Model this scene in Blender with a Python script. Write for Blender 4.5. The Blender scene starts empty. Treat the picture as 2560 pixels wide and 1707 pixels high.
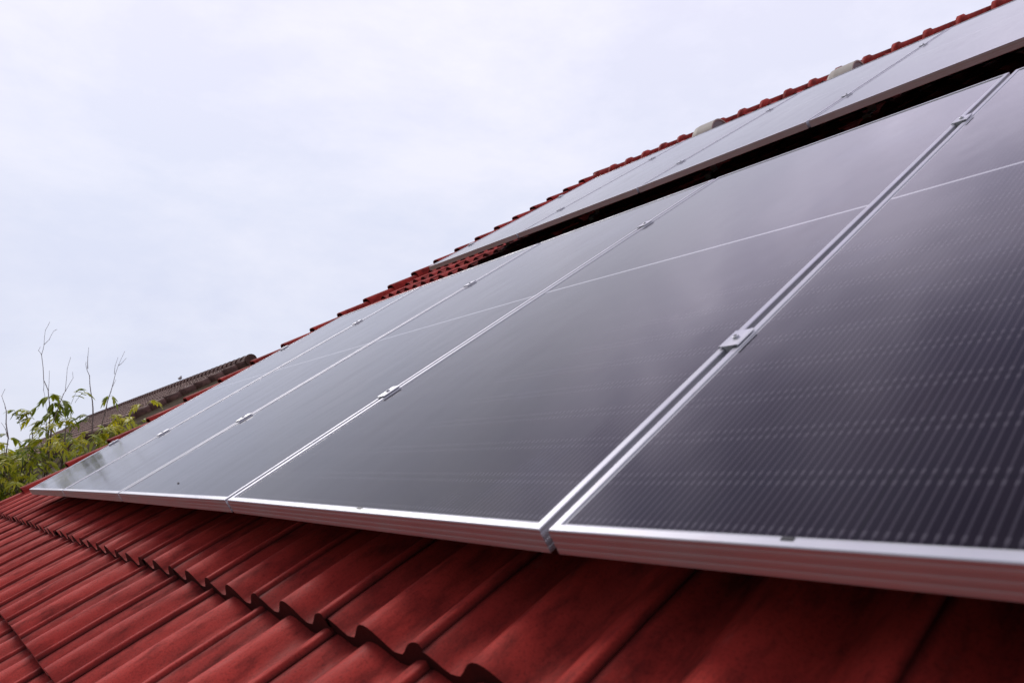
import bpy, math, random
import numpy as np
from mathutils import Matrix, Vector
R = math.radians
scene = bpy.context.scene
col = scene.collection

# ------------------------------------------------------------------ camera
cd = bpy.data.cameras.new("camera"); cam = bpy.data.objects.new("camera", cd); col.objects.link(cam)
cam.matrix_world = Matrix(((0.626326, 0.13616, 0.767578, 5.19874), (0.779561, -0.109387, -0.6167, -0.62427),
                           (-0.000006, 0.984629, -0.174657, 6.06063), (0, 0, 0, 1)))
cd.sensor_width = 22.3; cd.lens = 16.63; cd.clip_start = 0.02; cd.clip_end = 2000
cd.dof.use_dof = True; cd.dof.focus_distance = 3.4; cd.dof.aperture_fstop = 4.5
scene.camera = cam

# ------------------------------------------------------------------ sky, sun
SUN_EL, SUN_ROT = 44, 264
w = bpy.data.worlds.new("World"); scene.world = w; w.use_nodes = True
nt = w.node_tree; nt.nodes.clear()
def N(t, **k):
    n = nt.nodes.new(t)
    for a, b in k.items(): setattr(n, a, b)
    return n
out = N('ShaderNodeOutputWorld'); mixs = N('ShaderNodeMixShader'); mixs.inputs[0].default_value = 0.9
sky = N('ShaderNodeTexSky', sky_type='NISHITA'); sky.sun_disc = False
sky.sun_elevation = R(SUN_EL); sky.sun_rotation = R(SUN_ROT)
b1 = N('ShaderNodeBackground'); b1.inputs[1].default_value = 0.10
b2 = N('ShaderNodeBackground'); b2.inputs[1].default_value = 1.0
tc = N('ShaderNodeTexCoord'); sx = N('ShaderNodeSeparateXYZ')
mp = N('ShaderNodeMapping'); mp.inputs['Scale'].default_value = (1, 1, 2.4)
nz = N('ShaderNodeTexNoise'); nz.inputs['Scale'].default_value = 2.9; nz.inputs['Detail'].default_value = 10
nz.inputs['Roughness'].default_value = 0.60; nz.inputs['Distortion'].default_value = 0.35
cr = N('ShaderNodeValToRGB'); cr.color_ramp.elements[0].position = 0.40; cr.color_ramp.elements[1].position = 0.62
cr.color_ramp.elements[0].color = (0, 0, 0, 1); cr.color_ramp.elements[1].color = (1, 1, 1, 1)
def skyramp(st):
    q = N('ShaderNodeValToRGB'); e = q.color_ramp.elements
    while len(e) < len(st): e.new(0.5)
    for i, (p, c) in enumerate(st): e[i].position = p; e[i].color = (*c, 1)
    return q
zr = skyramp(((0.0, (0.67, 0.71, 0.87)), (0.16, (0.71, 0.74, 0.91)), (0.34, (0.80, 0.83, 0.99)), (0.56, (0.90, 0.89, 1.06)), (0.66, (0.92, 0.85, 1.16)), (0.80, (0.42, 0.37, 0.58)), (0.89, (0.26, 0.24, 0.36)), (0.97, (1.9, 1.86, 1.96))))
zc = skyramp(((0.0, (0.75, 0.77, 0.92)), (0.16, (0.80, 0.82, 0.96)), (0.34, (0.92, 0.92, 1.04)), (0.56, (1.03, 1.01, 1.17)), (0.66, (1.85, 1.70, 2.08)), (0.80, (0.80, 0.71, 0.98)), (0.89, (0.36, 0.33, 0.48)), (0.97, (2.2, 2.15, 2.25))))  # in both ramps the unseen zenith is brightened to light the tiles
south = N('ShaderNodeMapRange'); south.inputs[1].default_value = -0.75; south.inputs[2].default_value = 0.15
south.inputs[3].default_value = 0.48; south.inputs[4].default_value = 1.0; south.interpolation_type = 'SMOOTHSTEP'   # unseen southern sky dimmed to deepen the shade below the panels
mx = N('ShaderNodeMix', data_type='RGBA')
L = nt.links.new
L(tc.outputs['Generated'], mp.inputs[0]); L(mp.outputs[0], nz.inputs['Vector']); nz2 = N('ShaderNodeTexNoise'); nz2.inputs['Scale'].default_value = 11; nz2.inputs['Detail'].default_value = 8; nz2.inputs['Roughness'].default_value = 0.6
ma = N('ShaderNodeMath', operation='MULTIPLY_ADD'); ma.inputs[1].default_value = 0.28
mb = N('ShaderNodeMath', operation='MULTIPLY'); mb.inputs[1].default_value = 0.72
L(mp.outputs[0], nz2.inputs['Vector']); L(nz.outputs[0], mb.inputs[0]); L(nz2.outputs[0], ma.inputs[0]); L(mb.outputs[0], ma.inputs[2]); L(ma.outputs[0], cr.inputs[0])
L(tc.outputs['Generated'], sx.inputs[0]); L(sx.outputs[2], zr.inputs[0]); L(sx.outputs[2], zc.inputs[0])
L(cr.outputs[0], mx.inputs[0]); L(zr.outputs[0], mx.inputs[6]); L(zc.outputs[0], mx.inputs[7])
L(sx.outputs[1], south.inputs[0])
east = N('ShaderNodeMapRange'); east.inputs[1].default_value = -0.22; east.inputs[2].default_value = 0.45
east.inputs[3].default_value = 1.0; east.inputs[4].default_value = 0.95; east.interpolation_type = 'SMOOTHSTEP'    # unseen eastern sky dimmed a little to shape the light
em = N('ShaderNodeMath', operation='MULTIPLY'); L(sx.outputs[0], east.inputs[0]); L(east.outputs[0], em.inputs[0]); L(south.outputs[0], em.inputs[1])
L(em.outputs[0], b2.inputs[1]); L(mx.outputs[2], b2.inputs[0]); L(sky.outputs[0], b1.inputs[0])
L(b1.outputs[0], mixs.inputs[1]); L(b2.outputs[0], mixs.inputs[2]); L(mixs.outputs[0], out.inputs[0])
sd = bpy.data.lights.new("sun", 'SUN'); sd.energy = 1.5; sd.angle = R(18); sd.color = (1, 0.96, 0.9)
so = bpy.data.objects.new("sun", sd); col.objects.link(so)
az = R(SUN_ROT); el = R(SUN_EL)                    # sky rotation runs clockwise from +Y
sdir = Vector((math.sin(az) * math.cos(el), math.cos(az) * math.cos(el), math.sin(el)))
so.rotation_euler = sdir.to_track_quat('Z', 'Y').to_euler(); so.location = (0, 0, 30)
vs = scene.view_settings; vs.view_transform = 'Standard'; vs.look = 'None'; vs.exposure = 0; vs.gamma = 1
try: vs.use_curve_mapping = False
except Exception: pass

# ------------------------------------------------------------------ helpers
rnd = random.Random(7)
TH = R(33.668); CT, ST = math.cos(TH), math.sin(TH); Z0 = 6.0
def W(u, v, n):                                     # roof coordinates (along eave, up slope, out) -> world
    return (u, v * CT - n * ST, Z0 + v * ST + n * CT)
def WA(a):
    a = np.asarray(a, float)
    return np.stack([a[..., 0], a[..., 1] * CT - a[..., 2] * ST, Z0 + a[..., 1] * ST + a[..., 2] * CT], -1)
ROOFROT = Matrix.Rotation(TH, 4, 'X')

def tag(o, label=None, cat=None, group=None, kind=None):
    if label: o['label'] = label
    if cat: o['category'] = cat
    if group: o['group'] = group
    if kind: o['kind'] = kind
    return o
def empty(name, loc, label, cat, group=None, mat=None):
    o = bpy.data.objects.new(name, None); col.objects.link(o)
    o.empty_display_size = 0.1
    o.matrix_world = Matrix.Translation(loc) @ (mat or Matrix.Identity(4))
    o['_mw'] = 0
    del o['_mw']
    WORLD[o.name] = o.matrix_world.copy()
    return tag(o, label, cat, group)
WORLD = {}
def obj(name, verts, faces, mat, parent=None, smooth=False, local=False, mats=None, fm=None):
    """one mesh object; verts in world coordinates unless local"""
    me = bpy.data.meshes.new(name)
    v = np.asarray(verts, float)
    pm = WORLD.get(parent.name) if parent else Matrix.Identity(4)
    if parent and not local:
        iv = np.array(pm.inverted()); v = v @ iv[:3, :3].T + iv[:3, 3]
    me.from_pydata(v.tolist(), [], [tuple(int(i) for i in f) for f in faces] if not isinstance(faces, list) else faces)
    if mat: me.materials.append(mat)
    for m_ in (mats or []): me.materials.append(m_)
    if fm is not None: me.polygons.foreach_set('material_index', fm)
    if smooth: me.polygons.foreach_set('use_smooth', [True] * len(me.polygons))
    me.update()
    o = bpy.data.objects.new(name, me); col.objects.link(o)
    if parent:
        o.parent = parent; WORLD[o.name] = pm.copy()
    return o
def box(x0, x1, y0, y1, z0, z1):
    v = [(x0, y0, z0), (x1, y0, z0), (x1, y1, z0), (x0, y1, z0), (x0, y0, z1), (x1, y0, z1), (x1, y1, z1), (x0, y1, z1)]
    f = [(0, 3, 2, 1), (4, 5, 6, 7), (0, 1, 5, 4), (1, 2, 6, 5), (2, 3, 7, 6), (3, 0, 4, 7)]
    return v, f
def join(*vf):
    V, F = [], []
    for v, f in vf:
        k = len(V); V += list(v); F += [tuple(i + k for i in q) for q in f]
    return V, F
def xf(fn, vf): return [fn(*p) for p in vf[0]], vf[1]
def tube(path, radii, n=6, cap=True):
    V, F = [], []
    P = [Vector(p) for p in path]
    for i, p in enumerate(P):
        t = (P[min(i + 1, len(P) - 1)] - P[max(i - 1, 0)]).normalized()
        a = t.orthogonal().normalized() if i == 0 else (a - t * a.dot(t)).normalized()
        b = t.cross(a)
        for k in range(n):
            an = 2 * math.pi * k / n
            V.append(tuple(p + (a * math.cos(an) + b * math.sin(an)) * radii[i]))
    for i in range(len(P) - 1):
        for k in range(n):
            F.append((i * n + k, i * n + (k + 1) % n, (i + 1) * n + (k + 1) % n, (i + 1) * n + k))
    if cap:
        F.append(tuple(range(n))[::-1]); F.append(tuple(range((len(P) - 1) * n, len(P) * n)))
    return V, F

# ------------------------------------------------------------------ materials
class Mat:
    def __init__(s, name, rough=0.6, metal=0.0, base=(0.5, 0.5, 0.5), ior=1.45):
        s.m = bpy.data.materials.new(name); s.m.use_nodes = True; s.t = s.m.node_tree
        s.b = s.t.nodes['Principled BSDF']
        s.b.inputs['Roughness'].default_value = rough; s.b.inputs['Metallic'].default_value = metal
        s.b.inputs['Base Color'].default_value = (*base, 1); s.b.inputs['IOR'].default_value = ior
    def n(s, t, **k):
        q = s.t.nodes.new(t)
        for a, b in k.items(): setattr(q, a, b)
        return q
    def l(s, a, b): s.t.links.new(a, b)
    def math(s, op, a, b=None, c=None):
        q = s.n('ShaderNodeMath', operation=op)
        for i, x in enumerate((a, b, c)):
            if x is None: continue
            if isinstance(x, (int, float)): q.inputs[i].default_value = x
            else: s.l(x, q.inputs[i])
        return q.outputs[0]
    def noise(s, scale, detail=4, rough=0.5, vec=None, mapscale=None):
        q = s.n('ShaderNodeTexNoise'); q.inputs['Scale'].default_value = scale
        q.inputs['Detail'].default_value = detail; q.inputs['Roughness'].default_value = rough
        if vec is None: vec = s.n('ShaderNodeTexCoord').outputs['Object']
        if mapscale:
            mm = s.n('ShaderNodeMapping'); mm.inputs['Scale'].default_value = mapscale; s.l(vec, mm.inputs[0]); vec = mm.outputs[0]
        s.l(vec, q.inputs['Vector']); return q.outputs[0]
    def ramp(s, f, *st):
        q = s.n('ShaderNodeValToRGB'); e = q.color_ramp.elements
        while len(e) < len(st): e.new(0.5)
        for i, (p, c) in enumerate(st):
            e[i].position = p; e[i].color = (*c, 1) if len(c) == 3 else c
        s.l(f, q.inputs[0]); return q.outputs[0]
    def mix(s, f, a, b, blend='MIX'):
        q = s.n('ShaderNodeMix', data_type='RGBA', blend_type=blend)
        if isinstance(f, (int, float)): q.inputs[0].default_value = f
        else: s.l(f, q.inputs[0])
        for i, x in ((6, a), (7, b)):
            if isinstance(x, tuple): q.inputs[i].default_value = (*x, 1)
            else: s.l(x, q.inputs[i])
        return q.outputs[2]
    def bump(s, h, strength, dist):
        q = s.n('ShaderNodeBump'); q.inputs['Strength'].default_value = strength; q.inputs['Distance'].default_value = dist
        s.l(h, q.inputs['Height']); s.l(q.outputs[0], s.b.inputs['Normal'])
    def col(s, c): s.l(c, s.b.inputs['Base Color'])

def tile_mat(name, c_lo, c_hi, grime_shade, speck):
    m = Mat(name, rough=0.7)
    at = m.n('ShaderNodeAttribute', attribute_name='tile'); sp = m.n('ShaderNodeSeparateColor'); m.l(at.outputs['Color'], sp.inputs[0])
    big = m.noise(2.2, 5, 0.6); fine = m.noise(260, 2, 0.6); mid = m.noise(22, 6, 0.65, mapscale=(1.6, 0.5, 0.5))
    base = m.mix(m.math('MULTIPLY_ADD', sp.outputs[0], 0.6, m.math('MULTIPLY', big, 0.4)), c_lo, c_hi)
    base = m.mix(m.ramp(mid, (0.49, (0, 0, 0)), (0.72, (0.68, 0.68, 0.68))), base, grime_shade)
    base = m.mix(m.ramp(fine, (0.28, (0.40, 0.40, 0.40)), (0.50, (0, 0, 0))), base, grime_shade)
    base = m.mix(m.ramp(m.noise(120, 3, 0.7), (0.70, (0, 0, 0)), (0.78, (0.35, 0.35, 0.35))), base, speck)
    base = m.mix(m.ramp(m.noise(17, 9, 0.78, mapscale=(1.2, 0.5, 0.5)), (0.60, (0, 0, 0)), (0.76, (0.42, 0.42, 0.42))), base, speck)   # chalky dust
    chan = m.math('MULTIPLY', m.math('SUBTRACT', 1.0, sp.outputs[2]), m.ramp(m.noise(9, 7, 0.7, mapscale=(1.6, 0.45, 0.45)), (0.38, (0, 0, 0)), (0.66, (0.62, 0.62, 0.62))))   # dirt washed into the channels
    base = m.mix(chan, base, grime_shade)
    base = m.mix(sp.outputs[1], base, grime_shade)
    m.col(base)
    m.l(m.ramp(mid, (0.3, (0.55, 0.55, 0.55)), (0.8, (0.85, 0.85, 0.85))), m.b.inputs['Roughness'])
    m.b.inputs['Specular IOR Level'].default_value = 0.12
    m.bump(m.math('ADD', fine, m.math('MULTIPLY', m.noise(700, 2), 0.5)), 0.35, 0.0015)
    return m.m
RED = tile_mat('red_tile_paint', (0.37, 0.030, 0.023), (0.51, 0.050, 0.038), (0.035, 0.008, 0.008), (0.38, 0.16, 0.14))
BROWN = tile_mat('brown_tile', (0.170, 0.085, 0.070), (0.255, 0.138, 0.115), (0.018, 0.010, 0.010), (0.2, 0.14, 0.12))

def alu(name, base, rough, smear=0.0, metal=0.7):
    m = Mat(name, rough=rough, metal=metal, base=base)
    m.l(m.ramp(m.noise(8, 4), (0.3, (rough * 0.8,) * 3), (0.7, (min(1, rough * 1.25),) * 3)), m.b.inputs['Roughness'])
    d = m.noise(14, 6, 0.7)
    m.col(m.mix(m.ramp(d, (0.55, (0, 0, 0)), (0.8, (smear,) * 3)), base, (0.42, 0.28, 0.26)))
    return m.m
ALU = alu('anodised_aluminium', (0.52, 0.52, 0.56), 0.40, 0.25)
ALU2 = alu('clamp_aluminium', (0.58, 0.58, 0.62), 0.42, 0.1)
STEEL = alu('galvanised_steel', (0.16, 0.16, 0.165), 0.55, 0.4)
DARKPLASTIC = Mat('dark_plastic', 0.5, 0, (0.02, 0.02, 0.022)).m

PW, PH = 1.104, 2.3123
def glass_mat():
    m = Mat('solar_glass', rough=0.06, ior=1.30)
    m.b.inputs['Sheen Weight'].default_value = 0.22; m.b.inputs['Sheen Roughness'].default_value = 0.25; m.b.inputs['Sheen Tint'].default_value = (0.92, 0.88, 1.0, 1)   # dust film
    uv = m.n('ShaderNodeUVMap', uv_map='panel'); s = m.n('ShaderNodeSeparateXYZ'); m.l(uv.outputs[0], s.inputs[0])
    a, b = s.outputs[0], s.outputs[1]
    MA = m.math
    mg = 0.0185
    cw = (PW - 2 * mg) / 6
    ca = MA('FRACT', MA('DIVIDE', MA('SUBTRACT', a, mg), cw))                 # 0..1 across one cell
    half = PH / 2
    bb = MA('PINGPONG', b, half)                                              # mirror about the middle
    chh = (half - mg - 0.010) / 12
    cb = MA('FRACT', MA('DIVIDE', MA('SUBTRACT', bb, mg), chh))
    # busbars: 17 thin wires per cell
    ws = MA('ABSOLUTE', MA('SUBTRACT', MA('FRACT', MA('MULTIPLY', ca, 18.0)), 0.5))
    wire = MA('LESS_THAN', ws, 0.15)
    ingap = MA('GREATER_THAN', MA('ABSOLUTE', MA('SUBTRACT', ca, 0.5)), 0.4944)
    wire = MA('MULTIPLY', wire, MA('SUBTRACT', 1.0, ingap))
    cbd = MA('ABSOLUTE', MA('SUBTRACT', cb, 0.5))
    dot = MA('MULTIPLY', MA('GREATER_THAN', cbd, 0.36), MA('LESS_THAN', cbd, 0.445))
    rowgap = MA('GREATER_THAN', MA('ABSOLUTE', MA('SUBTRACT', cb, 0.5)), 0.488)
    dotw = MA('MULTIPLY', MA('LESS_THAN', ws, 0.19), dot)
    tone = m.noise(3.0, 3, 0.6)
    cell = m.mix(m.ramp(tone, (0.35, (0, 0, 0)), (0.65, (1, 1, 1))), (0.004, 0.0035, 0.010), (0.009, 0.005, 0.010))
    c = m.mix(MA('MAXIMUM', rowgap, ingap), cell, (0.002, 0.002, 0.004))
    c = m.mix(MA('MULTIPLY', wire, 0.9), c, (0.038, 0.032, 0.043))
    c = m.mix(MA('MULTIPLY', dotw, MA('SUBTRACT', 1.0, ingap)), c, (0.062, 0.055, 0.068))
    # white middle strip and pale margin along the frame
    mid = MA('LESS_THAN', MA('ABSOLUTE', MA('SUBTRACT', b, half)), 0.0055)
    da = MA('MINIMUM', a, MA('SUBTRACT', PW, a)); db = MA('MINIMUM', b, MA('SUBTRACT', PH, b))
    c = m.mix(mid, c, (0.42, 0.42, 0.45))
    c = m.mix(MA('LESS_THAN', MA('MINIMUM', da, db), 0.0175), c, (0.50, 0.50, 0.52))
    # dust film and stains
    dust = m.noise(5, 7, 0.7, vec=uv.outputs[0], mapscale=(1, 0.35, 1))
    stain = m.noise(1.7, 6, 0.62, vec=m.n('ShaderNodeTexCoord').outputs['Object'])
    c = m.mix(m.ramp(dust, (0.45, (0.0, 0.0, 0.0)), (0.8, (0.022, 0.022, 0.022))), c, (0.45, 0.42, 0.44))
    c = m.mix(m.ramp(stain, (0.56, (0, 0, 0)), (0.74, (0.06, 0.06, 0.06))), c, (0.22, 0.26, 0.55))
    wipe = m.noise(9, 8, 0.75, vec=uv.outputs[0], mapscale=(1.6, 0.22, 1))
    c = m.mix(m.ramp(wipe, (0.60, (0, 0, 0)), (0.72, (0.045, 0.045, 0.045))), c, (0.62, 0.50, 0.50))
    spot = m.noise(38, 2, 0.4, vec=uv.outputs[0])
    c = m.mix(m.ramp(spot, (0.80, (0, 0, 0)), (0.82, (0.6, 0.6, 0.6))), c, (0.16, 0.10, 0.09))
    m.col(c)
    m.l(m.ramp(dust, (0.3, (0.06,) * 3), (0.75, (0.16,) * 3)), m.b.inputs['Roughness'])
    wav = m.noise(2.6, 3, 0.5, vec=uv.outputs[0], mapscale=(1, 0.45, 1))
    m.bump(MA('MULTIPLY_ADD', wav, 1.0, MA('MULTIPLY', m.noise(300, 2, 0.5), 0.004)), 0.5, 0.006)
    return m.m
GLASS = glass_mat()
def plain(name, c1, c2, scale, rough=0.8, mapscale=None):
    m = Mat(name, rough); m.col(m.mix(m.ramp(m.noise(scale, 6, 0.65, mapscale=mapscale), (0.35, (0, 0, 0)), (0.68, (1, 1, 1))), c1, c2)); return m.m
WALL = plain('cream_plaster', (0.46, 0.40, 0.31), (0.56, 0.50, 0.40), 1.4)
FASCIA = plain('beige_board', (0.20, 0.15, 0.11), (0.27, 0.21, 0.155), 3.0, mapscale=(1, 1, 6))
HOOD = plain('beige_plastic', (0.40, 0.365, 0.315), (0.47, 0.43, 0.375), 7, 0.55)
HOODEND = plain('grey_mortar', (0.20, 0.195, 0.205), (0.26, 0.255, 0.265), 30)
GRASS = plain('grass', (0.045, 0.075, 0.02), (0.09, 0.11, 0.035), 0.8)
BARK = plain('bark', (0.075, 0.050, 0.042), (0.15, 0.11, 0.095), 60)
TWIG = plain('dry_twig', (0.15, 0.105, 0.10), (0.25, 0.20, 0.19), 90)
FEATHER = plain('dove_feather', (0.10, 0.08, 0.078), (0.16, 0.135, 0.13), 40)
REDPAINT = plain('red_edge_paint', (0.26, 0.03, 0.026), (0.33, 0.045, 0.035), 3)
def leaf_mat():
    m = Mat('leaf', 0.45)
    at = m.n('ShaderNodeAttribute', attribute_name='tile'); sp = m.n('ShaderNodeSeparateColor'); m.l(at.outputs['Color'], sp.inputs[0])
    c = m.ramp(sp.outputs[0], (0.0, (0.060, 0.105, 0.014)), (0.40, (0.27, 0.33, 0.026)), (1.0, (0.56, 0.50, 0.022)))
    m.col(c)
    m.b.inputs['Transmission Weight'].default_value = 0.0
    tr = m.n('ShaderNodeBsdfTranslucent'); m.l(c, tr.inputs[0])
    ms = m.n('ShaderNodeMixShader'); ms.inputs[0].default_value = 0.45
    o = m.t.nodes['Material Output']; m.l(m.b.outputs[0], ms.inputs[1]); m.l(tr.outputs[0], ms.inputs[2]); m.l(ms.outputs[0], o.inputs[0])
    return m.m
LEAF = leaf_mat()

# ------------------------------------------------------------------ tiled slopes
COVER, GAUGE = 0.297, 0.331
def tile_profile(ns):
    """height fraction of one tile across its width, and grime"""
    x = np.concatenate([[0.0, 0.018, 0.045], np.linspace(0.09, 0.955, ns), [0.975, 0.993, 1.0]])
    def roll(c, hw): return np.cos(np.clip((x - c) / hw, -1, 1) * math.pi / 2) ** 1.35
    h = np.maximum(roll(0.455, 0.215), 0.92 * np.maximum(roll(0.955, 0.215), roll(-0.045, 0.215)))
    h = h + 0.035 * (1 - h) * 0
    ex = np.zeros_like(x); ex[0] = -0.0075; ex[1] = -0.0035; ex[2] = -0.002; ex[-1] = -0.0075; ex[-2] = 0.001; ex[-3] = 0.0022; ex[-4] = 0.001
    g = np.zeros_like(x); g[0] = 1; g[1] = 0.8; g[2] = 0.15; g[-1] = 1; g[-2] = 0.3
    return x, h, ex, g
def tile_sheet(nu, nv, ns=22, seed=1, rows=True):
    """tiles nu x nv. returns (u, v, n) vertices, faces, colours; v=0 at the lowest front edge"""
    rs = np.random.RandomState(seed)
    x, h, ex, g = tile_profile(ns); m = len(x)
    V, F, C = [], [], []
    A1, A0 = 0.037, 0.024
    #   (v offset, rise, amplitude, extra grime, height shift); rows 1 and 2 coincide: a crisp cut edge
    spec = [(0.000, 0.019, A1, 1.0, -0.044), (0.000, 0.019, A1, 0.95, 0.0), (0.000, 0.019, A1, 0.22, 0.0), (0.030, 0.0175, 0.0365, 0.0, 0.0),  # front face painted dark: dirt plus the shade of the open mouth
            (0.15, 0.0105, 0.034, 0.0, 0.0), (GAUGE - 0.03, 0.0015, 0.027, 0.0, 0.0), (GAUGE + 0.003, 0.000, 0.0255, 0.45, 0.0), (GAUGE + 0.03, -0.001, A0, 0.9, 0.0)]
    k = len(spec)
    base = [(i * m + j, i * m + j + 1, (i + 1) * m + j + 1, (i + 1) * m + j) for i in range(k - 1) if i != 1 for j in range(m - 1)]
    base = np.array(base)
    for r in range(nv):
        for c in range(nu):
            dv = rs.normal() * 0.0022; dn = rs.normal() * 0.0009; t = rs.rand(); tw = rs.normal() * 0.0012
            for (ov, rise, amp, eg, sh) in spec:
                P = np.empty((m, 3)); P[:, 0] = (c + x) * COVER; P[:, 1] = r * GAUGE + ov + dv + tw * (x - .5)
                P[:, 2] = rise + amp * h + ex + sh + dn + tw * (x - .5)
                V.append(P)
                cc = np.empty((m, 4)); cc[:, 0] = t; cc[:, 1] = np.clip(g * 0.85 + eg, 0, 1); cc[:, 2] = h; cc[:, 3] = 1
                C.append(cc)
            F.append(base + (r * nu + c) * k * m)
    return np.concatenate(V), np.concatenate(F), np.concatenate(C)
def fast_obj(name, V, F, C, mat, parent):
    iv = np.array(WORLD[parent.name].inverted()); V = V @ iv[:3, :3].T + iv[:3, 3]
    me = bpy.data.meshes.new(name)
    me.vertices.add(len(V)); me.vertices.foreach_set('co', V.astype(np.float32).ravel())
    me.loops.add(F.size); me.loops.foreach_set('vertex_index', F.astype(np.int32).ravel())
    me.polygons.add(len(F)); me.polygons.foreach_set('loop_start', np.arange(0, F.size, F.shape[1], dtype=np.int32))
    me.polygons.foreach_set('loop_total', np.full(len(F), F.shape[1], dtype=np.int32))
    me.polygons.foreach_set('use_smooth', np.ones(len(F), dtype=bool))
    me.update(calc_edges=True); me.validate()
    if C is not None:
        at = me.color_attributes.new('tile', 'FLOAT_COLOR', 'POINT'); at.data.foreach_set('color', C.astype(np.float32).ravel())
    me.materials.append(mat)
    o = bpy.data.objects.new(name, me); col.objects.link(o); o.parent = parent; WORLD[o.name] = WORLD[parent.name].copy()
    return o
def colour_attr(o, t, g=0.0):
    me = o.data; n = len(me.vertices); a = me.color_attributes.new('tile', 'FLOAT_COLOR', 'POINT')
    arr = np.zeros((n, 4), np.float32); arr[:, 3] = 1; arr[:, 0] = t; arr[:, 1] = g
    a.data.foreach_set('color', arr.ravel())

# ------------------------------------------------------------------ ground
v, f = [(-150, -150, 0), (150, -150, 0), (150, 150, 0), (-150, 150, 0)], [(0, 1, 2, 3)]
tag(obj('ground', v, f, GRASS), kind='structure')

# ------------------------------------------------------------------ the red roofed house
def NBv(v):                                          # level of the tile bed under the panels (the roof sags a little up slope)
    return -0.168 - 0.0085 * np.clip(v, -2, 3.5)
NB = float(NBv(7))
VF0 = -0.124 - 5 * GAUGE                             # lowest course front edge
UL = 2.623 - 0.455 * COVER - 14 * COVER               # left edge of the tiles (2.623 = one big roll)
NU, NVC = 38, 28
UCUT = -1.55
VA = 7.42                                            # apex
house = empty('house', (3.0, 6.2, 0.0), 'house with a long red tiled roof carrying the solar panels, filling the foreground', 'house')
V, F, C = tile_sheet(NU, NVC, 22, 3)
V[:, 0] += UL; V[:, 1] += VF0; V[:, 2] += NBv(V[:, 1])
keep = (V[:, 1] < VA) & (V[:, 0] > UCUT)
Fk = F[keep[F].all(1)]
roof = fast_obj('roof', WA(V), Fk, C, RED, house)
roof['label'] = 'red painted interlocking roof tiles under and in front of the panels'
UR = UL + NU * COVER
apex = W(0, VA, NB); AY, AZ = apex[1], apex[2]
# back slope (mirror), coarse
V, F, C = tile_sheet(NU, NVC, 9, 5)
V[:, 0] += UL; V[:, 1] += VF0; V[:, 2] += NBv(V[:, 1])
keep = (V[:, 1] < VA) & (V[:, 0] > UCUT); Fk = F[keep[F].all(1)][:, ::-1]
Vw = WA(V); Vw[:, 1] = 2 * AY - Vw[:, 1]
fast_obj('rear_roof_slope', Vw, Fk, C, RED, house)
# gable walls and front/back walls, roof board below the tiles
ye, ze = W(0, VF0 + 0.35, float(NBv(-1.5)) - 0.05)[1:]
def prism(x0, x1, poly):
    n = len(poly); V = [(x0, y, z) for y, z in poly] + [(x1, y, z) for y, z in poly]
    F = [tuple(range(n)), tuple(range(2 * n - 1, n - 1, -1))] + [(i, i + n, (i + 1) % n + n, (i + 1) % n) for i in range(n)]
    return V, F
dz = 0.12
poly = [(ye, 0), (2 * AY - ye, 0), (2 * AY - ye, ze - dz), (AY, AZ - dz - 0.03), (ye, ze - dz)]
obj('wall', *prism(-1.50, UR - 0.2, poly), WALL, house)
# verge caps
def verge_cap():
    # section in (u outward negative, n), u=0 inner edge
    sec = [(0.015, -0.020), (0.005, 0.030), (-0.010, 0.047), (-0.030, 0.053), (-0.075, 0.053), (-0.098, 0.047), (-0.108, 0.030), (-0.110, -0.10)]
    inn = [(a * 0.80 - 0.008, b - 0.011) for a, b in sec[:-1]] + [(-0.098, -0.10)]
    V = []
    Lc = GAUGE + 0.05
    for (vv, rise, sc) in ((0.0, 0.020, 1.0), (0.006, 0.0225, 1.01), (Lc, -0.018, 0.90)):
        for a, b in sec: V.append((a * sc, vv, b + rise))
    for (vv, rise, sc) in ((0.0, 0.018, 1.0), (Lc, -0.024, 0.90)):
        for a, b in inn: V.append((a * sc, vv, b + rise))
    m = len(sec); F = []
    for i in range(2):
        for j in range(m - 1): F.append((i * m + j, i * m + j + 1, (i + 1) * m + j + 1, (i + 1) * m + j))
    for j in range(m - 1):
        F.append((j + 1, j, 3 * m + j, 3 * m + j + 1)); F.append((3 * m + j, 4 * m + j, 4 * m + j + 1, 3 * m + j + 1))
        F.append((2 * m + j, 2 * m + j + 1, 4 * m + j + 1, 4 * m + j))
    F.append((0, m, 2 * m, 4 * m, 3 * m)); F.append((m - 1, 4 * m - 1, 5 * m - 1, 3 * m - 1, 2 * m - 1))
    return V, F
cv, cf = verge_cap()
VU = -1.485
for k in range(-5, 23):
    jit = rnd.gauss(0, 0.002)
    P = [W(VU + a + jit, 0.105 + GAUGE * k + b, -0.1655 + c + rnd.gauss(0, .0001)) for a, b, c in cv]
    o = obj('verge_tile', P, cf, RED, house); colour_attr(o, rnd.random(), 0.0)
    me = o.data; a = me.color_attributes['tile'].data
    for i in list(range(24, 40)): a[i].color = (0.3, 0.95, 0, 1)  # inner side darkened: shade of the cap mouth put into the colour
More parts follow.
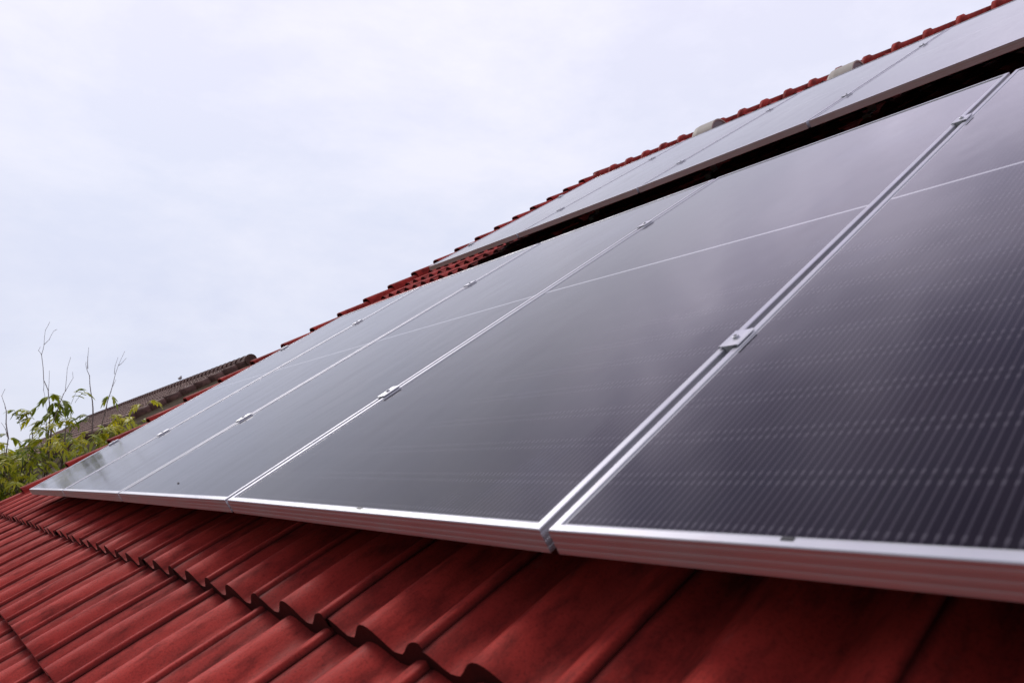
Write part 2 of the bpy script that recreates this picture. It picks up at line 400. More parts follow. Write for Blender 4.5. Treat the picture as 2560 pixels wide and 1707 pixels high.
# ridge caps
def half_cap(r0, r1, Lc, thick, collar, n=12, drop=0.35):
    """half round cap along +x, open below; collar = bulge at the low x end"""
    V, F = [], []
    secs = [(0.0, r0 + collar), (0.045, r0 + collar), (0.06, r0), (Lc, r1)] if collar else [(0.0, r0), (Lc * 0.5, (r0 + r1) / 2), (Lc, r1)]
    angs = [math.pi * (-0.10 + 1.2 * i / n) for i in range(n + 1)]
    for x, r in secs: V += [(x, -r * math.cos(a), r * math.sin(a)) for a in angs]
    ns = len(secs); m = n + 1
    for x, r in (secs[0], secs[-1]): V += [(x, -(r - thick) * math.cos(a), (r - thick) * math.sin(a)) for a in angs]
    for i in range(ns - 1):
        for j in range(n): F.append((i * m + j, (i + 1) * m + j, (i + 1) * m + j + 1, i * m + j + 1))
    for j in range(n):
        F.append((j, j + 1, ns * m + j + 1, ns * m + j)); F.append(((ns - 1) * m + j + 1, (ns - 1) * m + j, (ns + 1) * m + j, (ns + 1) * m + j + 1))
        F.append((ns * m + j, ns * m + j + 1, (ns + 1) * m + j + 1, (ns + 1) * m + j))
    return V, F
RP = 0.278
rv, rf = half_cap(0.105, 0.098, RP + 0.03, 0.012, 0.020)
RZ = AZ - 0.028
for k in range(28):
    x0 = -1.55 + RP * k
    dzr = rnd.gauss(0, 0.002)
    o = obj('ridge_cap', [(x0 + a, AY + b, RZ + c + dzr) for a, b, c in rv], rf, RED, house, smooth=True); colour_attr(o, rnd.random(), 0)
# mortar bedding below the ridge caps
bed = prism(-1.53, -1.55 + RP * 28, [(AY - 0.098, RZ - 0.085), (AY + 0.098, RZ - 0.085), (AY + 0.08, RZ + 0.02), (AY - 0.08, RZ + 0.02)])
o = obj('ridge_bedding', *bed, RED, house); colour_attr(o, 0.4, 0.8)

# beige half-round hoods on the slope just below the ridge
def hood(u0, u1, up, label):
    t = empty('vent_hood', W((u0 + u1) / 2, 7.02, NB), label, 'roof vent', 'beige vent hoods below the ridge')
    r = 0.19; n = 24; Lc = u1 - u0; V = []; F = []
    secs = [(0, 0.86, 0.0), (0.03, 0.97, 0), (0.08, 1.0, 0), (Lc, 1.0, 0), (Lc, 0.93, 0), (Lc - 0.012, 0.93, 0)]
    for x, s, _ in secs:
        for i in range(n + 1):
            a = math.pi * i / n; V.append(W(u0 + x, 7.02 - r * s * math.cos(a), NB + up + r * s * math.sin(a)))
    for i in range(len(secs) - 1):
        for j in range(n): F.append((i * (n + 1) + j, (i + 1) * (n + 1) + j, (i + 1) * (n + 1) + j + 1, i * (n + 1) + j + 1))
    F.append(tuple(range(n + 1)))
    obj('cover', V, F, HOOD, t, smooth=False)
    V = [W(u1 - 0.008, 7.02 - r * .935 * math.cos(math.pi * i / n), NB + up + r * .935 * math.sin(math.pi * i / n)) for i in range(n + 1)]
    V2 = [W(u1 - 0.03, 7.02 - r * .90 * math.cos(math.pi * i / n), NB + up + r * .90 * math.sin(math.pi * i / n)) for i in range(n + 1)]
    F = [tuple(range(n, -1, -1))] + [(i, i + 1, n + 2 + i, n + 1 + i) for i in range(n)] + [tuple(range(n + 1, 2 * n + 2))]
    obj('end_plug', V + V2, F, HOODEND, t)
hood(1.88, 2.14, -0.069, 'right one of two beige half-round vent hoods below the red ridge')
hood(0.32, 0.60, -0.054, 'left one of two beige half-round vent hoods below the red ridge')

# ------------------------------------------------------------------ solar panels
S = 1.12; G = 0.008
R1B = [(0, .0013, -.011), (0, .0023, -.0007), (0, .0027, .005), (0, 0, .0096), (0, 0, -.0028), (0, 0, .007)]
R1T = [(-.012, -.023, -.0124), (-.011, -.0164, -.0039), (.0094, .0098, -.0035), (.0179, .0116, .0014), (-.0038, -.0009, .0029), (0, 0, .003)]
R2B = [(.0036, .005, .0), (.016, .018, -.0085), (.024, .019, -.0127), (.009, .004, -.0084), (0, 0, -.006), (0, 0, -.005)]
R2T = [(.0, .0, -.028), (.0265, .0175, -.0311), (.0336, .0158, -.0339), (.0014, 0, -.0258), (0, 0, -.025), (0, 0, -.025)]
V02, U02 = 3.16, 0.04
def joint(row, k, top):
    d = ((R1B, R1T), (R2B, R2T))[row][top][k]
    return np.array([(U02 if row else 0) + k * S + d[0], (V02 if row else 0) + (PH if top else 0) + d[1], d[2]])
def P_on(row, k, a, b, n):
    """point on panel k of a row: a across 0..PW, b up 0..PH, n above"""
    s = (a + G) / S; t = b / PH
    p = (joint(row, k, 0) * (1 - s) + joint(row, k + 1, 0) * s) * (1 - t) + (joint(row, k, 1) * (1 - s) + joint(row, k + 1, 1) * s) * t
    return W(p[0], p[1], p[2] + n)
PROF = [(.025, -.035), (0, -.035), (0, -.0318), (-.0004, -.0315), (.0000, -.0275), (.0002, -.0272), (.0002, -.0222), (-.0004, -.0218), (.0000, -.0180),
        (.0002, -.0177), (.0002, -.0112), (-.0004, -.0108), (.0000, -.0070), (.0002, -.0067), (.0002, -.0012), (.0014, 0), (.0116, 0), (.0128, -.0006),
        (.0130, -.0030), (.0040, -.0050), (.0025, -.033), (.025, -.033)]
LAB1 = ['solar panel at the left tip of the lower row, reflecting the saplings',
        'solar panel second from the left tip of the lower row',
        'solar panel third from the left tip of the lower row',
        'large dark solar panel left of the widest joint in the lower row',
        'nearest and darkest solar panel at lower right, its wires plainly striped']
LAB2 = ['solar panel at the left tip of the upper row, beside bare red tiles',
        'bright solar panel second from the left tip of the upper row',
        'bright solar panel third from the left tip, under the left beige hood',
        'bright solar panel of the upper row, under the right beige hood',
        'solar panel in the upper right corner, rightmost of the upper row']
def make_panel(row, k):
    t = empty('solar_panel', P_on(row, k, 0, 0, -.035), (LAB1, LAB2)[row][k], 'solar panel', 'solar panels of the %s row' % ('lower', 'upper')[row], ROOFROT)
    V, F = [], []; m = len(PROF)
    for (sa, sb) in ((0, 0), (1, 0), (1, 1), (0, 1)):
        for x, n in PROF: V.append(P_on(row, k, x if not sa else PW - x, x if not sb else PH - x, n))
    for c in range(4):
        d = (c + 1) % 4
        for j in range(m): F.append((c * m + j, d * m + j, d * m + (j + 1) % m, c * m + (j + 1) % m))
    obj('frame', V, F, ALU, t)
    nx, ny = 6, 12; V = []; UV = []
    e = 0.0045
    for lvl in (-.0025, -.0048):
        for j in range(ny + 1):
            for i in range(nx + 1):
                a = e + (PW - 2 * e) * i / nx; b = e + (PH - 2 * e) * j / ny
                V.append(P_on(row, k, a, b, lvl)); UV.append((a, b))
    q = (nx + 1) * (ny + 1)
    F = [(j * (nx + 1) + i, j * (nx + 1) + i + 1, (j + 1) * (nx + 1) + i + 1, (j + 1) * (nx + 1) + i) for j in range(ny) for i in range(nx)]
    F += [tuple(x + q for x in f[::-1]) for f in F]
    g = obj('glass', V, F, GLASS, t, smooth=True)
    uv = g.data.uv_layers.new(name='panel')
    for lp in g.data.loops: uv.data[lp.index].uv = UV[lp.vertex_index]
    # junction box below
    bx = box(PW / 2 - .05, PW / 2 + .05, PH / 2 - .02, PH / 2 + .02, -.024, -.006)
    obj('junction_box', *xf(lambda a, b, n: P_on(row, k, a, b, n), bx), DARKPLASTIC, t)
    if row == 0 and k in (3, 4):
        a0 = 0.31 if k == 4 else 0.62
        bx = box(a0, a0 + 0.013 if k == 4 else a0 + 0.016, .0085, .0135, -.003, .0006)
        obj('drain_clip', *xf(lambda a, b, n: P_on(row, k, a, b, n), bx), DARKPLASTIC, t)
    return t
for row in (0, 1):
    for k in range(5): make_panel(row, k)

# clamps between panels
def clamp_parts(end):
    L_ = 0.029
    if end:   # hooks over one frame only, foot drops outside
        sec = [(-.012, -.030), (-.012, .004), (-.008, .0062), (.017, .0062), (.020, .0045), (.020, .0008), (.017, .0008), (.016, .003), (-.006, .003), (-.006, -.030)]
    else:
        sec = [(-.017, .0008), (-.019, .0038), (-.016, .0052), (-.007, .0046), (.007, .0046), (.016, .0052), (.019, .0038), (.017, .0008), (.0155, .0026), (.0075, .0020),
               (.0065, -.028), (-.0065, -.028), (-.0075, .0020), (-.0155, .0026)]
    n = len(sec)
    V = [(a, -L_, b) for a, b in sec] + [(a, L_, b) for a, b in sec]
    F = [tuple(range(n)), tuple(range(2 * n - 1, n - 1, -1))] + [(i, i + n, (i + 1) % n + n, (i + 1) % n) for i in range(n)]
    cx = -0.002 if end else 0.0
    z = .0062 if end else .0046
    bolt = tube([(cx, 0, z - .002), (cx, 0, z + .0035), (cx, 0, z + .0042)], [.0058, .0058, .0048], 12)
    sock = tube([(cx, 0, z + .0042), (cx, 0, z + .0047)], [.0030, .0030], 6)
    return (V, F), bolt, sock
WN = ['first', 'second', 'third', 'fourth', 'fifth']
protos = {}
def place_clamp(row, k, lvl):
    end = (k == 0)
    b = .505 if lvl == 0 else (1.775 if row == 0 else 1.76)
    if k == 0: p = P_on(row, 0, 0, b, 0)
    else:
        p = P_on(row, k - 1, PW + G, b, 0) if k > 0 else None
    rr = ('lower', 'upper')[row]; ll = ('lower', 'upper')[lvl]
    if end: lab = '%s end clamp on the left outer edge of the %s panel row' % (ll, rr)
    else:
        seam = {1: 'leftmost', 2: 'second', 3: 'third', 4: 'rightmost'}[k]
        lab = '%s clamp on the %s joint from the left in the %s panel row' % (ll, seam, rr) if k in (2, 3) else '%s clamp on the %s joint of the %s panel row' % (ll, seam, rr)
    Mw = Matrix.Translation(p) @ ROOFROT
    key = end
    if key not in protos:
        t = empty('panel_clamp', p, lab, 'clamp', 'clamps holding the solar panels', ROOFROT)
        pl, bo, sk = clamp_parts(end)
        a_ = obj('plate', *pl, ALU2, t, local=True); b_ = obj('bolt', *bo, ALU2, t, local=True); c_ = obj('socket', *sk, STEEL, b_, local=True)
        protos[key] = (t, a_, b_, c_)
    else:
        t0, a0, b0, c0 = protos[key]
        t = t0.copy(); col.objects.link(t); t.matrix_world = Mw; t['label'] = lab
        a = a0.copy(); col.objects.link(a); a.parent = t
        b2_ = b0.copy(); col.objects.link(b2_); b2_.parent = t
        c = c0.copy(); col.objects.link(c); c.parent = b2_
for row in (0, 1):
    for k in range(5):
        for lvl in (0, 1): place_clamp(row, k, lvl)

# rails under the panels
for i, (row, b, lab) in enumerate(((0, .505, 'lowest aluminium rail under the lower panel row'), (0, 1.775, 'aluminium rail under the upper half of the lower panel row'),
                      (1, .50, 'aluminium rail under the lower half of the upper panel row'), (1, 1.76, 'topmost aluminium rail, under the upper half of the upper panel row'))):
    pts = [P_on(row, k, PW * s, b, 0) for k in range(5) for s in (0.0, 1.0)]
    pts = [P_on(row, 0, 0.02, b, 0)] + pts[1:]
    V, F = [], []
    sec = [(-.02, -.0365), (-.006, -.0365), (-.006, -.045), (.006, -.045), (.006, -.0365), (.02, -.0365), (.02, -.076), (-.02, -.076)]
    for p in pts:
        for a, n in sec: V.append((p[0], p[1] + a * CT - n * ST, p[2] + a * ST + n * CT))
    m = len(sec)
    for j in range(len(pts) - 1):
        for q in range(m): F.append((j * m + q, j * m + (q + 1) % m, (j + 1) * m + (q + 1) % m, (j + 1) * m + q))
    F += [tuple(range(m))[::-1], tuple(range((len(pts) - 1) * m, len(pts) * m))]
    o = obj('mounting_rail', V, F, ALU2); tag(o, lab, 'rail', 'rails under the solar panels')
# roof hooks carrying the rails
def hook_parts():
    pl = box(-.02, .02, -.030, -.024, -.115, -.040)
    ft = box(-.02, .02, -.115, -.024, -.121, -.115)
    st = box(-.02, .02, -.121, -.115, -.150, -.115)
    return join(pl, ft, st), tube([(0, -.033, -.056), (0, -.018, -.056)], [.007, .007], 6)
hk = None
for row, vv in ((0, .505), (0, 1.775), (1, .50), (1, 1.76)):
    for i in range(5):
        u = 0.46 + i * 1.0
        if row: p = P_on(row, min(4, int(u / S)), u % S if u % S < PW else PW, vv, 0)
        else: p = P_on(row, min(4, int(u / S)), min(u % S, PW), vv, 0)
        where = {(0, .505): 'lowest rail', (0, 1.775): 'second rail from the bottom', (1, .50): 'third rail, in the dark gap', (1, 1.76): 'topmost rail'}[(row, vv)]
        lab = '%s steel hook from the left on the %s' % (WN[i], where)
        Mw = Matrix.Translation(p) @ ROOFROT
        if hk is None:
            t = empty('roof_hook', p, lab, 'bracket', 'roof hooks carrying the rails', ROOFROT)
            a, b = hook_parts(); hk = (t, obj('bracket', *a, STEEL, t, local=True), obj('bolt', *b, STEEL, t, local=True))
        else:
            t = hk[0].copy(); col.objects.link(t); t.matrix_world = Mw; t['label'] = lab
            for c0 in hk[1:]:
                c = c0.copy(); col.objects.link(c); c.parent = t

# a scrap of dead leaf lying on the third panel
lu, lv = (2.7510, 0.0680)
q = P_on(0, 2, lu - 2 * S - G, lv, 0.0)
pts = [(-.006, 0, -.002), (-.003, .003, -.0015), (.002, .0035, -.0012), (.007, .001, -.0015), (.003, -.003, -.0012), (-.002, -.0032, -.0015), (.001, 0, .0003)]
rot = ROOFROT.to_3x3()
V = [tuple(Vector(q) + rot @ (Vector(p) + Vector((0, 0, d)))) for d in (0, .0006) for p in pts]
F = [(i, (i + 1) % 6, 6) for i in range(6)] + [((i + 1) % 6 + 7, i + 7, 13) for i in range(6)] + [(i, i + 7, (i + 1) % 6 + 7, (i + 1) % 6) for i in range(6)]
tag(obj('dead_leaf', V, F, BARK), 'tiny dark scrap of dead leaf lying on the glass of a solar panel', 'leaf')

# ------------------------------------------------------------------ neighbouring houses
def brown_house(name, X0, length, apexY, apexZ, pitch, nrow, label, yaw=R(-1.72), red_edge=False, ns=8, seed=11):
    """roof running towards -X from its right gable end at X0"""
    M0 = Matrix.Translation((X0, apexY, 0)) @ Matrix.Rotation(yaw, 4, 'Z')
    t = bpy.data.objects.new(name, None); col.objects.link(t); t.matrix_world = M0; t.empty_display_size = .1
    WORLD[t.name] = M0.copy(); tag(t, label, 'house')
    Mn = np.array(M0)
    def TW(a):
        a = np.asarray(a, float); return a @ Mn[:3, :3].T + Mn[:3, 3]
    ct, st = math.cos(pitch), math.sin(pitch)
    k = 0.95                                        # tiles slightly smaller than on the red house
    nu = int(length / (COVER * k)); slope = nrow * GAUGE * k
    for side in (0, 1):
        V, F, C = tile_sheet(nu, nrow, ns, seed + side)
        V = V * k; V[:, 2] *= 0.95
        V[:, 0] -= nu * COVER * k
        keep = V[:, 1] < slope + .01
        F = F[keep[F].all(1)]
        y = (V[:, 1] - slope) * ct - V[:, 2] * st; z = apexZ - .03 + (V[:, 1] - slope) * st + V[:, 2] * ct
        if side: y = -y; F = F[:, ::-1]
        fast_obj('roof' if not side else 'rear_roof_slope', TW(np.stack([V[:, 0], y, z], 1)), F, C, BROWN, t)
    # verge caps on the gable end nearest the camera: round roll tiles
    cp = 0.315
    hv, hf = half_cap(0.110, 0.103, cp + 0.03, 0.012, 0.0, 12)
    for i in range(int(slope / cp) + 1):
        s = slope - (i + 1) * cp
        P = [(-0.02 + b * 1.0, (s + a) * ct - slope * ct - (c - 0.045) * st, apexZ - .03 + (s - slope + a) * st + (c - 0.045) * ct) for a, b, c in hv]
        o = obj('verge_tile', TW(P), hf, BROWN, t, smooth=True); colour_attr(o, 0.1 + 0.25 * rnd.random(), 0.32)
    # ridge caps
    rp = 0.33; hv, hf = half_cap(0.125, 0.112, rp + 0.03, 0.012, 0.005 if not red_edge else 0.03, 10)
    nr = int(length / rp)
    for i in range(min(nr, 64)):
        P = [(0.10 - a - i * rp, b, apexZ + c - 0.03) for a, b, c in hv]
        o = obj('ridge_cap', TW(P), [q[::-1] for q in hf], BROWN if not red_edge else RED, t, smooth=True); colour_attr(o, 0.35 + 0.5 * rnd.random(), 0.15)
    # round plug closing the ridge end
    n = 16
    Vd = [(0.115, .128 * math.cos(2 * math.pi * i / n), apexZ - 0.03 + .128 * math.sin(2 * math.pi * i / n)) for i in range(n)] + \
         [(0.085, .128 * math.cos(2 * math.pi * i / n), apexZ - 0.03 + .128 * math.sin(2 * math.pi * i / n)) for i in range(n)]
    Fd = [tuple(range(n)), tuple(range(2 * n - 1, n - 1, -1))] + [(i, i + n, (i + 1) % n + n, (i + 1) % n) for i in range(n)]
    o = obj('ridge_end_cap', TW(Vd), Fd, BROWN if not red_edge else RED, t); colour_attr(o, 0.1, 0.35)
    # fascia boards of the gable and gable wall
    for (off, w0, w1, x0, x1, nm, mt) in ((-.06, .0, .16, -.06, 0.02, 'barge_board', FASCIA), (-.22, .0, .10, -.10, -.03, 'barge_trim', FASCIA)):
        V = []
        for x in (x0, x1):
            for sgn in (-1,):
                V += [(x, 0, apexZ + off), (x, 0, apexZ + off - w1 / ct), (x, -slope * ct, apexZ - slope * st + off - w1 / ct), (x, -slope * ct, apexZ - slope * st + off)]
        F = [(0, 1, 2, 3), (7, 6, 5, 4)] + [(i, i + 4, (i + 1) % 4 + 4, (i + 1) % 4) for i in range(4)]
        obj(nm, TW(V), F, mt, t)
    ye_ = slope * ct - 0.5; ze_ = apexZ - slope * st
    poly = [(-ye_, 0), (ye_, 0), (ye_, ze_ + .5 * st / ct - .12), (0, apexZ - .16), (-ye_, ze_ + .5 * st / ct - .12)]
    V, F = prism(-length + .3, -.14, poly); obj('wall', TW(V), F, WALL, t)
    if red_edge:
        V, F = box(-length, .12, -.06, .06, apexZ - .05, apexZ + .22); obj('ridge_board', TW(V), F, REDPAINT, t)
        V, F = box(-length, .16, -.10, .10, apexZ + .22, apexZ + .26); obj('ridge_flashing', TW(V), F, DARKPLASTIC, t)
    return t
brown_house('terrace_house', -11.0, 21.5, 5.15, 8.56, R(30.3), 26, 'brown tiled house with round verge tiles rising behind the red roof edge at left')
brown_house('terrace_house', -33.4, 26, 6.0, 7.9, R(30.6), 24, 'distant house with a red ridge board, half hidden behind the saplings', red_edge=True, ns=6, seed=31)

# dove on the brown ridge
def dove():
    t = empty('dove', (-16.8, 5.33, 8.652), 'small grey-brown dove perched on the ridge of the brown roof', 'bird', mat=Matrix.Rotation(R(150), 4, 'Z'))
    spine = [(-.155, 0, .035), (-.12, 0, .045), (-.075, 0, .060), (-.03, 0, .075), (.02, 0, .092), (.05, 0, .115), (.066, 0, .138), (.078, 0, .150), (.092, 0, .153), (.100, 0, .152)]
    rad = [.006, .013, .022, .036, .040, .031, .019, .0185, .013, .004]
    V, F = tube(spine, rad, 12)
    body = obj('body', V, F, FEATHER, t, local=True, smooth=True)
    sub = body.modifiers.new('s', 'SUBSURF'); sub.levels = 1; sub.render_levels = 1
    obj('beak', *tube([(.098, 0, .152), (.116, 0, .147)], [.004, .001], 6), DARKPLASTIC, t, local=True)
    for s in (-1, 1):
        V, F = tube([(.035, s * .034, .092), (-.02, s * .040, .078), (-.08, s * .026, .060), (-.13, s * .010, .044)], [.010, .016, .011, .003], 8)
        obj('wing', V, F, FEATHER, t, local=True, smooth=True)
        obj('leg', *tube([(-.005, s * .014, .055), (.0, s * .014, .02), (.004, s * .014, -.004), (.022, s * .016, -.006)], [.003, .0022, .0022, .0018], 5), TWIG, t, local=True)
        obj('eye', *tube([(.082, s * .0165, .155), (.082, s * .0185, .155)], [.0028, .0022], 6), DARKPLASTIC, t, local=True)
dove()

# ------------------------------------------------------------------ saplings between the houses
TX = -3.6
twigs = {'A': [(0.56, 6.58), (0.54, 6.79), (0.52, 6.91), (0.47, 7.01), (0.43, 7.26), (0.44, 7.36), (0.44, 7.51), (0.47, 7.6)],
 'A1': [(0.44, 7.36), (0.48, 7.42), (0.51, 7.51), (0.54, 7.53)], 'A2': [(0.43, 7.26), (0.4, 7.3), (0.41, 7.34)],
 'A3': [(0.52, 6.91), (0.52, 6.96), (0.51, 7.11)], 'A4': [(0.47, 7.02), (0.48, 6.91), (0.5, 6.83), (0.53, 6.69)],
 'B': [(0.57, 6.55), (0.59, 6.67), (0.63, 6.84), (0.65, 6.9), (0.65, 7.13), (0.67, 7.25)], 'B1': [(0.65, 6.9), (0.71, 7.04), (0.7, 7.1)],
 'C': [(0.94, 6.39), (0.93, 6.69), (0.91, 6.82), (0.89, 6.91), (0.86, 7.08), (0.82, 7.18), (0.82, 7.22)], 'C1': [(0.84, 7.15), (0.83, 7.27), (0.83, 7.37)],
 'D': [(1.03, 6.54), (1.06, 6.77), (1.08, 6.89), (1.1, 6.99), (1.12, 7.13), (1.14, 7.22), (1.19, 7.38)], 'D1': [(1.14, 7.22), (1.17, 7.25), (1.21, 7.31)],
 'D2': [(1.11, 7.13), (1.11, 7.22), (1.13, 7.31)], 'D3': [(1.1, 6.99), (1.13, 7.07)],
 'E': [(0.22, 6.42), (0.19, 6.56), (0.18, 6.68), (0.16, 6.74), (0.13, 6.82), (0.15, 6.89)], 'F': [(0.22, 6.42), (0.19, 6.51), (0.15, 6.57)]}
def leaflet(base, d, side_up, ln, wd):
    """curved folded leaflet: returns verts, faces"""
    d = d.normalized(); s = d.cross(side_up).normalized(); nn = s.cross(d)
    V = []
    prof = ((0, .08), (.2, .75), (.45, 1.0), (.72, .72), (1.0, .02))
    for t, wv in prof:
        c = base + d * (ln * t) + Vector((0, 0, -1)) * (ln * .38 * t * t)
        V += [c + s * (wd * wv) - nn * (wd * wv * .35), c, c - s * (wd * wv) - nn * (wd * wv * .35)]
    F = []
    for i in range(4):
        F += [(3 * i, 3 * i + 3, 3 * i + 4, 3 * i + 1), (3 * i + 1, 3 * i + 4, 3 * i + 5, 3 * i + 2)]
    return V, F
def compound(p0, p1, n, tone, acc, scale=1.0):
    """pinnate leaf from p0 to tip p1, arching up then drooping"""
    p0, p1 = Vector(p0), Vector(p1); Ln = (p1 - p0).length
    up = Vector((0, 0, 1)); pts = []
    for i in range(n + 1):
        t = i / n; pts.append(p0.lerp(p1, t) + up * (Ln * .30 * math.sin(math.pi * t) ))
    tv, tf = tube(pts, [.0022 * (1 - .6 * i / n) for i in range(n + 1)], 4, False)
    acc.append((tv, tf, tone * .7))
    for i in range(2, n + 1):
        ax = (pts[i] - pts[i - 1]).normalized()
        lat = ax.cross(up); lat = lat.normalized() if lat.length > .05 else Vector((0, 1, 0))
        for sg in ((-1, 1) if i < n else (0,)):
            d = (ax * .55 + lat * sg * .85 + up * rnd.uniform(-.45, .05))
            ln = scale * rnd.uniform(.062, .098) * (1 - .25 * abs(i / n - .5))
            v_, f_ = leaflet(pts[i], d, up + Vector((rnd.uniform(-.5, .5), rnd.uniform(-.5, .5), 0)), ln, ln * rnd.uniform(.13, .18))
            acc.append((v_, f_, min(1, max(0, tone + rnd.gauss(0, .12)))))
def foliage(name, acc, parent):
    V, F, T = [], [], []
    for v_, f_, tone in acc:
        k = len(V); V += [tuple(q) for q in v_]; F += [tuple(i + k for i in q) for q in f_]; T += [tone] * len(v_)
    o = obj(name, V, F, LEAF, parent, smooth=True)
    colour_attr(o, np.array(T, np.float32)); return o
def sapling(label, root, stems, leaves, bare, fill):
    """stems: list of (lowest y, z) stem tops; leaves: fixed compound leaves; bare: twig keys; fill: (y0,y1,z0,z1,count,tone,x0,x1)"""
    t = empty('sapling', (root[0], root[1], 0), label, 'tree', 'saplings growing between the houses')
    st = []
    tops = []
    for (x, y, z, r) in stems:
        pts = [(root[0] + (x - root[0]) * .15, root[1] + (y - root[1]) * .1, 0), (root[0] + (x - root[0]) * .4, root[1] + (y - root[1]) * .35, z * .35),
               (root[0] + (x - root[0]) * .75, root[1] + (y - root[1]) * .72, z * .72), (x, y, z)]
        st.append(tube(pts, [r * 2.2, r * 1.7, r * 1.2, r * .6], 7)); tops.append(Vector((x, y, z)))
    obj('trunk', *join(*st), BARK, t, smooth=True)
    for key in bare:
        xo = {'A': 0, 'B': .1, 'C': .05, 'D': -.05, 'E': .1, 'F': .1}[key[0]]
        pts = twigs[key]; P = []
        for i in range(len(pts) - 1):
            for s in (0, .5):
                P.append((TX + xo, pts[i][0] * (1 - s) + pts[i + 1][0] * s + rnd.gauss(0, .0015), pts[i][1] * (1 - s) + pts[i + 1][1] * s))
        P.append((TX + xo, *pts[-1]))
        main = len(key) == 1
        r0 = {'A': .0055, 'B': .0055, 'C': .0085, 'D': .0065, 'E': .006, 'F': .004}[key[0]] * (1 if main else .5); r1 = .0016
        rad = [max(r1, r0 * (1 - .9 * i / (len(P) - 1))) for i in range(len(P))]
        V, F = tube(P, rad, 6)
        kn = []
        for i in range(2, len(P) - 1, 3):             # buds
            kn.append(tube([tuple(Vector(P[i]) + Vector((0, 0, -.004))), P[i], tuple(Vector(P[i]) + Vector((0, 0, .004)))], [rad[i], rad[i] * 1.8, rad[i]], 6))
        obj('twig', *join((V, F), *kn), TWIG, t, smooth=True)
    acc = []
    for (y0, z0, y1, z1, n, tone) in leaves:
        dx = rnd.uniform(-.06, .10)
        compound((TX + dx * .3, y0, z0), (TX + dx, y1, z1), n, tone, acc)
    br = []
    for (y0, y1, z0, z1, cnt, tone, x0, x1) in fill:
        for _ in range(cnt):
            y = rnd.uniform(y0, y1); z = z0 + (z1 - z0) * rnd.random() ** 1.15; x = rnd.uniform(x0, x1)
            an = rnd.uniform(0, 2 * math.pi); ln = rnd.uniform(.12, .26)
            tip = (x + ln * math.cos(an), y + ln * math.sin(an) * .8, z + rnd.uniform(-.10, .08))
            compound((x, y, z), tip, rnd.randint(5, 8), max(0, min(1, tone + rnd.gauss(0, .22))), acc, rnd.uniform(.8, 1.15))
            tp = min(tops, key=lambda q: (q.y - y) ** 2 + (q.x - x) ** 2)
            if rnd.random() < .55 and z > 5.5:
                q0 = Vector((tp.x, tp.y, z - rnd.uniform(.1, .3))) if z < tp.z + .3 else tp
                br.append(tube([tuple(q0), tuple((q0 + Vector((x, y, z))) / 2 + Vector((0, 0, -.01))), (x, y, z)], [.005, .004, .0025], 5))
    foliage('crown', acc, t)
    if br: obj('branches', *join(*br), BARK, t, smooth=True)
    return t
sapling('tallest leafy sapling with high bare forked twigs against the sky', (-3.7, .6),
        [(TX, .56, 6.60, .010), (TX + .1, .57, 6.57, .009), (TX - .2, .45, 6.5, .008), (TX + .3, .66, 6.55, .009), (TX - .3, .75, 6.45, .008)],
        [(.73, 6.78, .82, 6.95, 7, .35), (.76, 6.80, .87, 6.90, 7, .45), (.64, 6.79, .70, 6.70, 7, .25), (.63, 6.81, .72, 6.70, 8, .25), (.54, 6.84, .47, 6.79, 6, .35),
         (.46, 6.75, .41, 6.70, 5, .4), (.54, 6.87, .60, 6.85, 5, .55), (.58, 6.79, .56, 6.72, 6, .3), (.54, 6.85, .60, 6.86, 6, .5), (.60, 6.72, .66, 6.62, 7, .25),
         (.56, 6.78, .66, 6.74, 7, .4), (.58, 6.68, .50, 6.62, 7, .3), (.42, 6.62, .36, 6.68, 6, .6), (.55, 6.70, .62, 6.66, 7, .3), (.50, 6.60, .44, 6.55, 7, .35)],
        ['A', 'A1', 'A2', 'A3', 'A4', 'B', 'B1'],
        [(.40, .78, 6.25, 6.68, 26, .6, -3.9, -3.3), (.34, .86, 5.6, 6.42, 90, .6, -4.1, -3.1)])
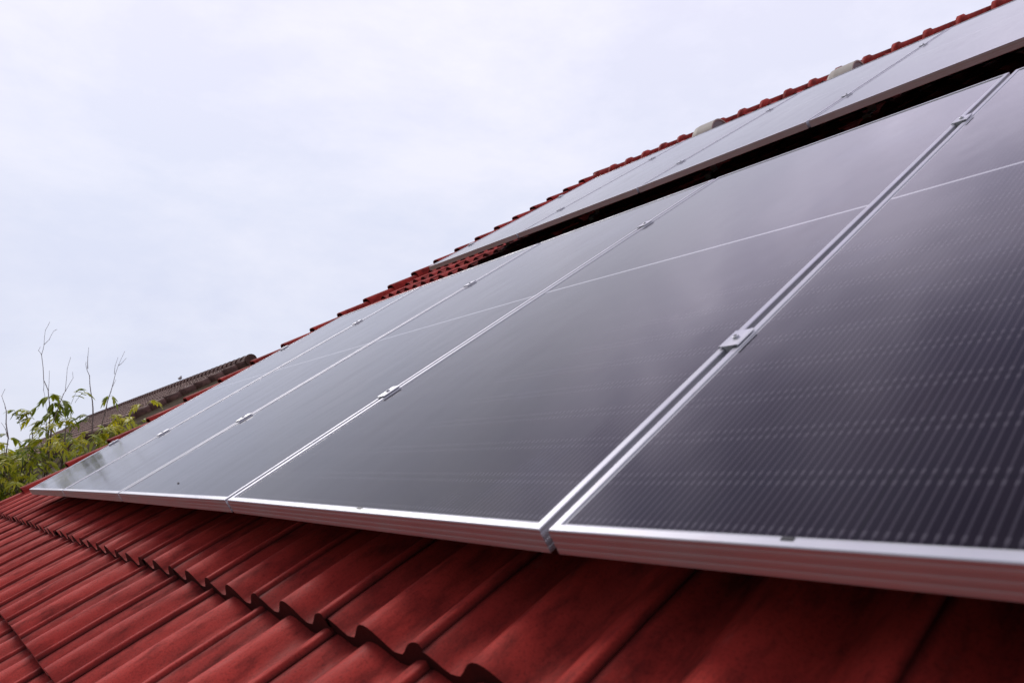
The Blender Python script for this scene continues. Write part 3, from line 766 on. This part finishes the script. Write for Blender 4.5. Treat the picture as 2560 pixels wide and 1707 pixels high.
sapling('yellow-green sapling with two bare twigs, in front of the brown roof', (-3.6, 1.0),
        [(TX + .05, .94, 6.42, .010), (TX - .05, 1.03, 6.56, .009), (TX, 1.15, 6.4, .008), (TX + .1, 1.25, 6.5, .006)],
        [(1.08, 6.89, 1.03, 6.84, 5, .45), (1.08, 6.89, 1.13, 6.82, 5, .45), (.92, 6.62, .82, 6.68, 8, .2), (.93, 6.60, .80, 6.60, 8, .2), (1.40, 6.80, 1.29, 6.76, 7, .85),
         (1.44, 6.83, 1.56, 6.85, 8, .85), (1.20, 6.64, 1.12, 6.68, 7, .8), (1.22, 6.62, 1.30, 6.68, 7, .75), (1.10, 6.60, 1.18, 6.64, 7, .8), (.97, 6.55, 1.02, 6.58, 7, .6),
         (1.38, 6.62, 1.46, 6.66, 7, .6), (1.34, 6.55, 1.42, 6.60, 7, .6)],
        ['C', 'C1', 'D', 'D1', 'D2', 'D3'],
        [(.92, 1.12, 6.15, 6.56, 22, .62, -3.8, -3.3), (1.08, 1.42, 6.35, 6.62, 24, .72, -3.8, -3.4), (.80, 1.3, 5.8, 6.42, 60, .66, -4.0, -3.2)])
sapling('low bushy sapling with a drooping leaf spray, at the left picture edge', (-3.6, .1),
        [(TX + .1, .22, 6.43, .008), (TX - .1, .1, 6.2, .008), (TX + .2, .35, 6.2, .008)],
        [(.33, 6.50, .22, 6.70, 9, .3), (.35, 6.52, .30, 6.66, 8, .3), (.41, 6.65, .33, 6.66, 6, .85), (.43, 6.62, .36, 6.60, 5, .8), (.22, 6.44, .16, 6.46, 6, .25), (.24, 6.42, .32, 6.40, 7, .5)],
        ['E', 'F'],
        [(.05, .45, 5.9, 6.34, 60, .62, -4.0, -3.2), (-.3, .42, 5.3, 6.1, 110, .6, -4.2, -3.0)])
sapling('dense low greenery behind the roof edge at the far lower left', (-4.8, -.1),
        [(-4.8, -.1, 5.9, .012), (-4.9, .4, 5.8, .012), (-4.7, .9, 5.9, .01)],
        [], [], [(-.8, 1.3, 4.6, 6.0, 170, .28, -5.3, -4.3)])
